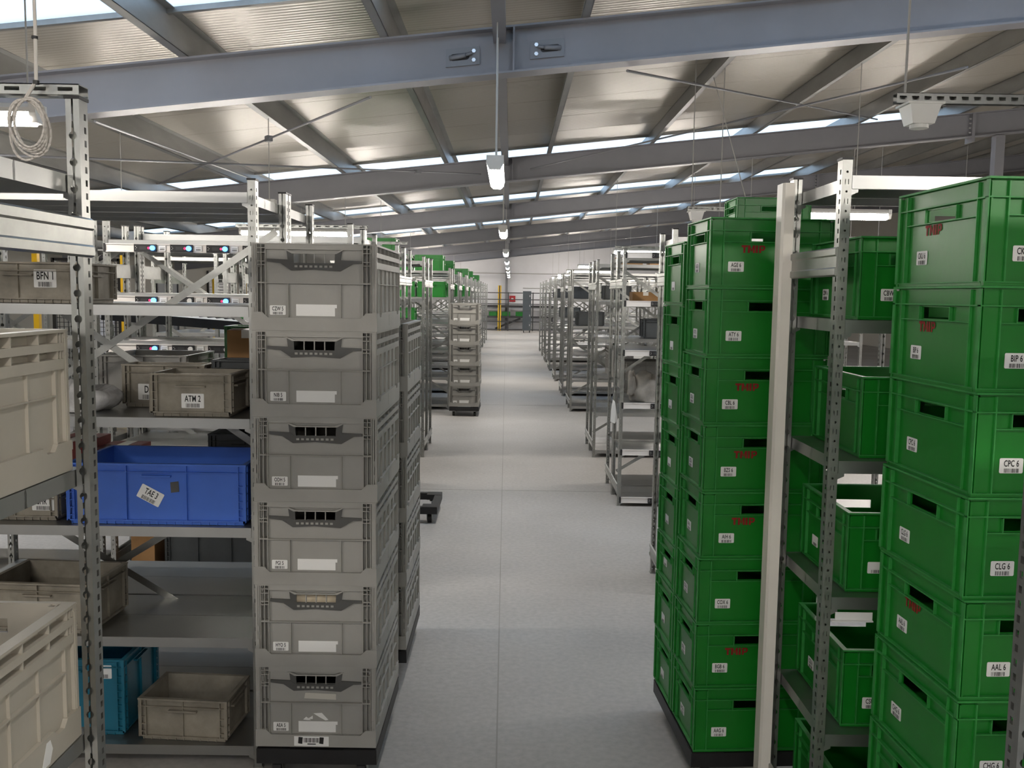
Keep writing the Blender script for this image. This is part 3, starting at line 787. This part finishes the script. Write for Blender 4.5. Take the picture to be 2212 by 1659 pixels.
# torn paper and an old tag on the lowest crate
low = [o for o in bpy.data.objects if o.get('label') == 'grey folding crate labelled AEA 5 in the six high stack'][0]
b = MB()
for poly in ([(-.03, .092), (-.012, .104), (-.012, .092)], [(-.01, .112), (.018, .114), (.04, .09), (.03, .088), (.012, .098)], [(-.044, .09), (-.034, .10), (-.018, .088), (-.03, .088)]):
    b.prism(poly, lambda u, v, d: (u, -FD/2+.0110-d, v), 0, .0005)
b.build('torn_paper', M['paper'], low)
b = MB(); b.prism([(-.040, .164), (.066, .160), (.066, .180), (-.036, .183)], lambda u, v, d: (u, -FD/2+.0102-d, v), 0, .0005)
b.build('tape', mat('matt_tape', (.55, .53, .47), .4), low)
b = MB(); b.prism([(-.06, .004), (.055, .004), (.055, .037), (-.06, .037)], lambda u, v, d: (u-.012, -FD/2-d, v), 0, .0007); tg = b.build('old_tag', M['paper'], low)
b = MB()
for k in range(14): b.fbox(lambda u, v, d: (u-.012, -FD/2-.0009-d, v), -.028+.004*k, -.0265+.004*k+.0007*(k % 3), .016, .032, 0, .0002)
for a in (-.047, .023): b.prism([(a, .013), (a+.014, .011), (a+.016, .034), (a+.002, .035)], lambda u, v, d: (u-.012, -FD/2-.0009-d, v), 0, .0004)
b.fbox(lambda u, v, d: (u-.012, -FD/2-.0009-d, v), -.016, .012, .009, .0125, 0, .0002)
b.build('lettering', M['print'], tg)
b = MB(); b.box(-.15, .15, 0, .06, .0, .22)
tag(b.build('cream_carton', M['cream'], None, loc=(cx, cy-FD/2+.03, .131+FP+.0135)), 'cream carton showing through the grip of the crate labelled HYO 5', 'carton')
fold_stack(-.422, 3.81, math.radians(.2), ['#']*5, 'the five high grey stack right behind the six high one', 'grey stack behind the six high stack', .0015, lambda i, nm: 'grey folding crate, %s in the stack directly behind the six high one' % (place6[i] if i < 4 else 'topmost'))
fold_stack(-.41, 12.36, math.radians(-.5), ['#']*5, 'the lone five high grey stack in the aisle', 'lone five high grey stack', .006, lambda i, nm: 'grey folding crate, %s in the lone five high stack down the aisle' % (place6[i] if i < 4 else 'topmost'))
dolly((-.705, 6.745, 0), 0, .40, .52, 'empty black dolly on the floor beyond the grey stacks', .13)
# beige folding crates on the near left rack
fold_crate((-.858-.2, 1.500, 1.2845), 0, 'beige folding crate on the upper shelf of the rack with the cable coil', None, None, 'beige', False)
lowb = fold_crate((-.858-.2, 1.503, .7395), 0, 'beige folding crate with a torn paper patch, on the lower shelf of the coil rack', None, None, 'beige', False)
b = MB(); b.prism([(-.06, .006), (-.03, .006), (-.018, .03), (-.026, .05), (-.04, .05)], lambda u, v, d: (FW/2+d, u+.20, v), .0002, .0008); b.build('torn_paper', M['paper'], lowb)

# ------------------------------------------------------------------ small bins
def bin_mesh(W, D, H, mname, grips=True):
    def f():
        b = MB()
        for fn, w_, e in ((lambda u, v, d: (u, -D/2+d, v), W, 0), (lambda u, v, d: (-u, D/2-d, v), W, 0), (lambda u, v, d: (-W/2+d, -u, v), D, .0152), (lambda u, v, d: (W/2-d, u, v), D, .0152)):
            h = w_/2
            b.fbox(fn, -h+.011, h-.011, .004, H-.003, .011, .014)
            b.fbox(fn, -h+e, h-e, H-.006, H, 0, .015); b.fbox(fn, -h+e, h-e, H-.030, H-.0275, .001, .012)
            b.fbox(fn, -h+.004, h-.004, .012, .0165, .002, .012)
            for s in (-1, 1):
                for u in (.002, .026): b.fbox(fn, s*(h-u-.0025), s*(h-u), .012, H-.004, .001, .012)
                k = .03
                while k < H-.05:
                    b.fbox(fn, s*(h-.026), s*(h-.002), k, k+.0025, .0015, .012); k += .026
            nn = max(1, int(w_/.14)); nn = 3 if nn == 4 else nn
            for q in range(1, nn): b.fbox(fn, -h+w_*q/nn-.0015, -h+w_*q/nn+.0015, .014, H-.004, .003, .012)
            if grips: b.fbox(fn, -.05, .05, H-.046, H-.040, -.002, .012)
        b.box(-W/2+.012, W/2-.012, -D/2+.012, D/2-.012, 0, .005)
        n = int(W/.03)
        for q in range(n): b.box(-W/2+.014+q*(W-.03)/n, -W/2+.017+q*(W-.03)/n, -D/2+.008, D/2-.008, 0, .012)
        return b.mesh('shell', [M[mname]])
    return cached(('bin', W, D, H, mname), f)
def bin_(x, y, z, W, D, H, mname, label, rz=0., txt=None, lw=.07, lh=.05, lu=0., lz=None, tilt=0., group=None):
    t = thing('storage_bin', label, 'bin', (x, y, z), rz, group)
    put('shell', bin_mesh(W, D, H, mname), t)
    if txt: add_label(t, txt, (lu, -D/2+.010, lz if lz else H*.4), FRONT, lw, lh, tilt)
    return t
z5, z4, z3, z2, z1 = 1.5885, 1.2155, .8445, .4595, .0765
bin_(-1.66, 3.28, z5, .42, .30, .137, 'dirty', 'grey bin labelled BFN 1 on the shelf level with the coil rack panel', 0, 'BFN 1', .076, .060, .09, .082)
bin_(-1.07, 3.20, z4, .278, .23, .145, 'dirty', 'small grey bin labelled ATM 2 on the shelf above the blue crate', 0, 'ATM 2', .076, .049, .005, .053)
bin_(-1.25, 3.39, z4, .30, .13, .155, 'dirty', 'grey bin labelled DK behind the ATM 2 bin', 0, 'DK', .078, .058, -.055, .055)
bin_(-.98, 3.39, z4, .19, .13, .175, 'slate', 'dark bin behind the ATM 2 bin, next to the upright', 0)
bluec = bin_(-1.19, 3.264, z3, .61, .37, .21, 'blue', 'open blue crate labelled TAE 3 at elbow height', 0, 'TAE 3', .083, .049, -.022, .10, math.radians(-28))
b = MB(); b.prism([(-.012, -.02), (.016, -.016), (.014, .02), (-.014, .016)], lambda u, v, d: (.06+u, -.185+.0096-d, .13+v), 0, .0005); b.build('tape', M['darkgrey'], bluec)
bin_(-1.69, 3.24, z3, .30, .25, .105, 'dirty', 'low grey bin labelled CHR 1 beside the blue crate', 0, 'CHR 1', .076, .048, .095, .058)
bin_(-1.60, 3.22, z2, .38, .28, .175, 'dirty', 'worn grey bin marked with a 3, left of the empty shelf', math.radians(-3), '3', .07, .04, .10, .03)
bin_(-1.11, 3.20, z1, .318, .23, .15, 'dirty', 'small empty grey bin on the bottom shelf below the empty shelf', math.radians(-4))
bin_(-1.53, 3.28, z1, .40, .32, .275, 'teal', 'teal crate on the bottom shelf behind the small empty bin', 0, '#', .064, .048, .12, .228)
# goods on the rack behind, seen through the gaps
def carton(x, y, z, W, D, H, mname, label, rz=0., cat='carton', group=None):
    t = thing('carton', label, cat, (x, y, z), rz, group)
    b = MB(); b.box(-W/2, W/2, -D/2, D/2, 0, H); b.build('box', M[mname], t)
    b = MB(); b.box(-.022, .022, -D/2-.0006, D/2+.0006, H-.03, H+.0007); b.build('tape', M['cover'], t)
    b = MB(); b.box(-W/2+.002, W/2-.002, -.001, .001, H, H+.0011); b.build('seam', M['dark'], t)
    return t
carton(-1.03, 3.66, z4+.0825, .15, .18, .19, 'card', 'upright brown carton standing on a red carton behind the ATM 2 bin', math.radians(10))
carton(-1.0, 3.66, z4, .22, .22, .08, 'redbox', 'flat red carton under the upright brown carton')
bin_(-1.02, 3.865, z4, .30, .16, .28, 'green', 'tall green bin behind the upright brown carton', 0)
bin_(-1.42, 3.74, z4, .34, .34, .17, 'grey', 'grey bin with a raised rim behind the DK bin', 0)
bin_(-1.62, 5.19, .0865, .55, .36, .36, 'slate', 'slate crate seen over the empty shelf, low in the pick light rack', 0)
carton(-2.03, 5.15, .0865, .13, .2, .30, 'card', 'brown carton beside the slate crate, low in the pick light rack', 0)
for k in range(3): carton(-1.72+.165*k, 3.68, .8445, .15, .22, .20-.03*k, 'redbox', 'red carton in the row behind the blue crate', 0, group='red cartons behind the blue crate')
bin_(-1.03, 3.74, .8445, .28, .36, .24, 'slate', 'dark crate behind the blue crate, next to the upright', 0)

def lump(name, label, cat, loc, sx, sy, sz, m, seed, amp=.25, rz=0., nu=26, nv=16, flat=.35):
    rr = random.Random(seed); ph = [(rr.uniform(1, 5), rr.uniform(1, 5), rr.uniform(0, 6), rr.uniform(0, 6)) for _ in range(7)]
    b = MB(); vs = []
    for j in range(nv+1):
        th = PI*j/nv
        for i in range(nu):
            a = 2*PI*i/nu
            q = 1+amp*sum(math.sin(p[0]*a*1.0+p[2])*math.sin(p[1]*th+p[3]) for p in ph)/3 if 0 < j < nv else 1
            ru = math.sin(th)**.8 if 0 < j < nv else 0
            z = math.cos(th); z = z if z > -flat else -flat
            vs.append((sx*ru*math.cos(a)*q, sy*ru*math.sin(a)*q, sz*(z+flat)/(1+flat)*(q if z > -flat else 1)))
    b.v = vs
    for j in range(nv):
        for i in range(nu):
            i2 = (i+1) % nu; b.f.append((j*nu+i, (j+1)*nu+i, (j+1)*nu+i2, j*nu+i2)); b.m.append(0)
    o = b.build(name, m, None, True, loc, (0, 0, rz)); return tag(o, label, cat)
bin_(-1.065, 1.42, 1.301, .24, .24, .268, 'green', 'green tray sticking out of the upper beige folding crate')
lump('film_bag', 'crumpled clear film bag on the shelf beside the ATM 2 bin', 'bag', (-1.51, 3.24, z4+.001), .10, .10, .095, M['film'], 3, .4)
# grey sack and neighbours on the white railed rack
sack = thing('cloth_sack', 'grey cloth sack lying on a shelf of the white railed rack', 'sack', (1.11, 7.36, .812))
o = lump('sack_body', None, None, (.02, 0, 0), .155, .14, .215, M['bag'], 11, .22); o.parent = sack; 
o = lump('sack_neck', None, None, (-.14, -.03, .05), .035, .05, .17, M['bag'], 5, .3); o.parent = sack
for o in sack.children:
    for q in ('category', 'label'):
        if q in o: del o[q]
bin_(1.13, 7.83, .8445, .38, .36, .26, 'grey', 'grey crate on the rack right behind the grey sack')
bin_(1.40, 7.38, 1.222, .3, .3, .05, 'film', 'flat tray of film bags on the shelf above the grey sack')
fold_crate((1.20, 9.40, .8445), 0, 'grey folding crate with a white paper sheet, past the white railed rack', None, '#')
b = MB(); b.box(-.055, .055, 0, .001, -.075, .075)
pk = [o for o in bpy.data.objects if str(o.get('label', '')).startswith('grey folding crate with a white paper')][0]
b.build('paper_sheet', M['paper'], pk, loc=(.07, -.302, .19))

# ------------------------------------------------------------------ goods and fittings further off
def far_green(x, y, z, label, group, txt='#', rz=0.): return green_crate((x, y, z), rz, label, group, txt, True, sides=False)
for y, z, xs in ((13.28, 1.5885, (-1.12, -1.56, -1.98)), (13.28, 1.2155, (-1.56, -1.98)), (15.48, 1.5885, (-1.12, -1.56)), (17.9, 1.5885, (-1.12,)), (20.1, 1.5885, (-1.12,)), (22.3, 1.5885, (-1.12,)), (7.28, 1.2155, (-1.9,))):
    for x in xs: far_green(x, y, z, 'green crate on an upper shelf of the racks past the lone five high grey stack' if y > 8 else 'green crate in the rack behind the pick light rack', 'green crates on upper shelves' if y > 8 else None, '#')
for y, xs in ((13.28, (-1.16, -1.60, -2.02)), (15.48, (-1.15,)), (19.9+.23, (-1.12,)), (22.33, (-1.12, -1.55)), (26.73, (-1.12,)), (9.43, (-1.35, -1.8))):
    for x in xs: far_green(x, y, 1.9605, 'green crate standing on the top shelf of the racks down the aisle', 'green crates on top shelves', '#', random.uniform(-.03, .03))
for y, z, x, m in ((13.28, 1.2155, 1.13, 'slate'), (13.28, 1.5885, 1.5, 'slate'), (15.33, 1.5885, 1.14, 'slate'), (17.93, 1.2155, 1.14, 'slate'), (20.43, 1.5885, 1.12, 'slate'), (9.56, 1.2155, 1.55, 'slate'), (9.56, 1.5885, 1.85, 'slate')):
    bin_(x, y, z, .40, .30, .20, m, 'dark crate on a shelf past the white railed rack', group='dark crates past the white railed rack')
for x, y, z, w_, h, lb in ((1.20, 9.56, 1.9605, .26, .075, 'flat brown carton on a rack top past the white railed rack'), (1.55, 9.56, 1.9605, .30, .12, 'taller brown carton beside the flat one on the rack top')):
    carton(x, y, z, w_, .22, h, 'card', lb)
carton(1.12, 7.83, 1.5885, .22, .2, .09, 'card', 'brown carton on the rack right behind the white rails')
bin_(1.60, 7.83, 1.2155, .40, .34, .20, 'grey', 'grey bin one shelf above the grey crate behind the sack')
for x, y, z in ((-1.25, 7.28, .8445), (-1.3, 9.43, .8445), (-1.25, 9.43, 1.2155)):
    bin_(x, y, z, .40, .30, .17, 'slate', 'dark bin in the racks before the lone five high grey stack', group='dark bins before the lone grey stack')
# white rag hanging from the rack behind the sack
b = MB()
pr = [(0, 0), (.018, -.02), (.03, -.10), (.045, -.17), (.02, -.20), (-.015, -.185), (-.012, -.09)]
b.prism(pr, lambda u, v, d: (u, d+.01*math.sin(v*30), v), 0, .012)
tag(b.build('white_rag', M['paper'], None, loc=(.846, 7.525, .80)), 'white rag hanging from the shelf behind the grey sack', 'rag')
# far end of the hall
b = MB(); b.box(-.055, .055, -.055, .055, 0, roofz(-.2)-.01); tag(b.build('steel_column', M['paint'], None, loc=(-.21, 43.25, 0)), 'grey steel column against the white end wall', 'column')
b = MB(); b.box(-.06, .06, -.06, .06, 0, ROOF_B+SL*6.3-.002); tag(b.build('steel_column', M['paint'], None, loc=(6.42, 12.5, 0)), 'pale grey column under the bolted rafter splice', 'column')
t = thing('fire_sign', 'red fire equipment sign in front of the end wall column', 'sign', (.065, 43.36, 1.45))
b = MB(); b.box(-.14, .14, 0, .035, -.14, .14); b.build('panel', M['red'], t)
b = MB(); b.prism([(-.05, -.04), (.05, -.04), (.055, .01), (.03, .05), (.015, .01), (-.02, .055), (-.05, .01)], lambda u, v, d: (u, -d, v), .0005, .004); b.build('flame_symbol', M['paper'], t)
for x in (-.52, ):
    t = thing('marker_post', 'yellow and black striped post in front of the end wall', 'post', (x, 42.42, 0))
    for sx, m in ((-.05, 'yellow'), (.0, 'black'), (.05, 'yellow')):
        b = MB(); b.box(sx-.025, sx+.025, -.03, .03, 0, 2.05); b.build('stripe', M[m], t)
t = thing('guard_rail', 'dark guard rail crossing the end of the aisle', 'railing', (0, 42.2, 0))
for x in (-2.2, -1.1, -.12, 1.0, 2.1):
    b = MB(); b.box(x-.025, x+.025, -.025, .025, 0, 1.75); b.build('post', M['dark'], t)
for z in (.06, .42, 1.2155, 1.42, 1.72):
    b = MB(); b.box(-2.6, 2.6, -.02, .02, z-.02, z+.02); b.build('rail', M['dark'], t)
t = thing('belt_conveyor', 'black belt conveyor behind the guard rail', 'conveyor', (-.3, 42.75, 0))
b = MB(); b.box(-2.4, 2.4, -.25, .25, 1.05, 1.16); b.build('upper_belt', M['dark'], t)
b = MB(); b.box(-2.4, 2.4, -.25, .25, .58, .66); b.build('lower_belt', M['dark'], t)
b = MB(); b.bar((-.4, -.1, .08), (.75, -.1, .56), .3, .08); b.build('incline', M['black'], t)
for x in (-2.2, 2.2):
    b = MB(); b.box(x-.04, x+.04, -.2, .2, 0, 1.05); b.build('leg', M['dark'], t)
for x in (-.8, -.22, .42): bin_(x, 42.75, .661, .40, .34, .2, 'green', 'dark green bin riding the lower belt of the far conveyor', group='bins on the far conveyor')
t = thing('locker', 'tall dark grey locker on casters at the end of the aisle', 'locker', (.70, 40.6, 0))
b = MB(); b.box(-.18, .18, -.25, .25, .10, 1.80); b.build('cabinet', M['locker'], t)
for z in (.14, .56, .98, 1.40):
    b = MB(); b.box(-.17, .17, -.262, -.25, z, z+.38); d_ = b.build('door', M['locker'], t)
    b = MB(); b.box(.11, .13, -.27, -.262, z+.15, z+.23); b.build('handle', M['bolt'], d_)
for sx in (-1, 1):
    for sy in (-1, 1):
        b = MB(); b.tube((sx*.13-.015, sy*.2, .05), (sx*.13+.015, sy*.2, .05), .05, 14); b.build('caster', M['rubber'], t)
# pipes on the end wall
for z, xa, xb in ((2.62, -6, 9), (1.95, .55, 6.5)):
    b = MB(); b.tube((xa, 43.36, z), (xb, 43.36, z), .018, 8); tag(b.build('wall_pipe', M['wire']), 'thin grey pipe fixed %s the end wall' % ('high on' if z > 2.2 else 'lower on'), 'pipe')
# left side of the hall, seen between the shelves
def mesh_panel(x0, x1, y, z0, z1):
    t = thing('mesh_fence', 'black wire mesh fence panel beside the yellow posts', 'fence', ((x0+x1)/2, y, 0)); c = (x0+x1)/2
    b = MB()
    for x in (x0, x1): b.box(x-c-.02, x-c+.02, -.02, .02, 0, z1)
    b.box(x0-c, x1-c, -.02, .02, z1-.03, z1); b.box(x0-c, x1-c, -.02, .02, z0, z0+.03); b.build('frame', M['black'], t)
    b = MB(); x = x0
    while x < x1: b.box(x-c-.003, x-c+.003, -.004, .004, z0, z1); x += .05
    z = z0
    while z < z1: b.box(x0-c, x1-c, -.003, .003, z-.003, z+.003); z += .05
    o = b.build('wire_mesh', M['black'], t); o['kind'] = 'stuff'
mesh_panel(-5.2, -4.45, 10.6, .1, 1.98)
for x, y in ((-4.36, 10.5), (-5.35, 10.5)):
    t = thing('guard_post', 'yellow guard post with bolt holes by the wire mesh fence', 'post', (x, y, 0), 0, 'yellow guard posts')
    b = MB(); b.box(-.03, .03, -.03, .03, 0, 2.02); b.build('post', M['yellow'], t)
    b = MB(); b.box(-.07, .07, -.07, .07, 0, .012); b.build('base_plate', M['yellow'], t)
def door(n, y0, y1, z1, m):
    b = MB(); b.box(XL, XL+.04, y0, y1, 0, z1); d_ = struct(b.build('door_%d' % n, M[m]))
    for ya, yb, za, zb in ((y0-.06, y0, 0, z1+.06), (y1, y1+.06, 0, z1+.06), (y0, y1, z1, z1+.06)):
        b = MB(); b.box(XL, XL+.06, ya, yb, za, zb); b.build('door_frame', M['dark'], d_)
door(1, 27.6, 30.2, 2.15, 'shutter'); door(2, 23.6, 25.0, 2.1, 'locker'); door(3, 19.0, 21.0, 2.1, 'wallw')
for y in (27.2, 30.7):
    b = MB(); b.box(-.06, .06, -.06, .06, 0, 2.0); tag(b.build('bollard', M['yellow'], None, loc=(XL+.35, y, 0)), 'yellow bollard beside the roller shutter', 'bollard', 'shutter bollards')
t = thing('roller_conveyor', 'short roller conveyor with white rollers behind the pick light rack', 'conveyor', (-2.25, 6.45, 0))
for sy in (-.2, .2):
    b = MB(); b.bar((-.5, sy, 1.46), (.75, sy, 1.38), .03, .06); b.build('side_rail', M['black'], t)
for k in range(20):
    x = -.47+.06*k; z = 1.465-.08/1.25*(x+.5); b = MB(); b.tube((x, -.185, z), (x, .185, z), .022, 10); b.build('roller', M['white'], t)
for x in (-.45, .7):
    for sy in (-.2, .2): b = MB(); b.box(x-.02, x+.02, sy-.02, sy+.02, 0, 1.40); b.build('leg', M['galv'], t)
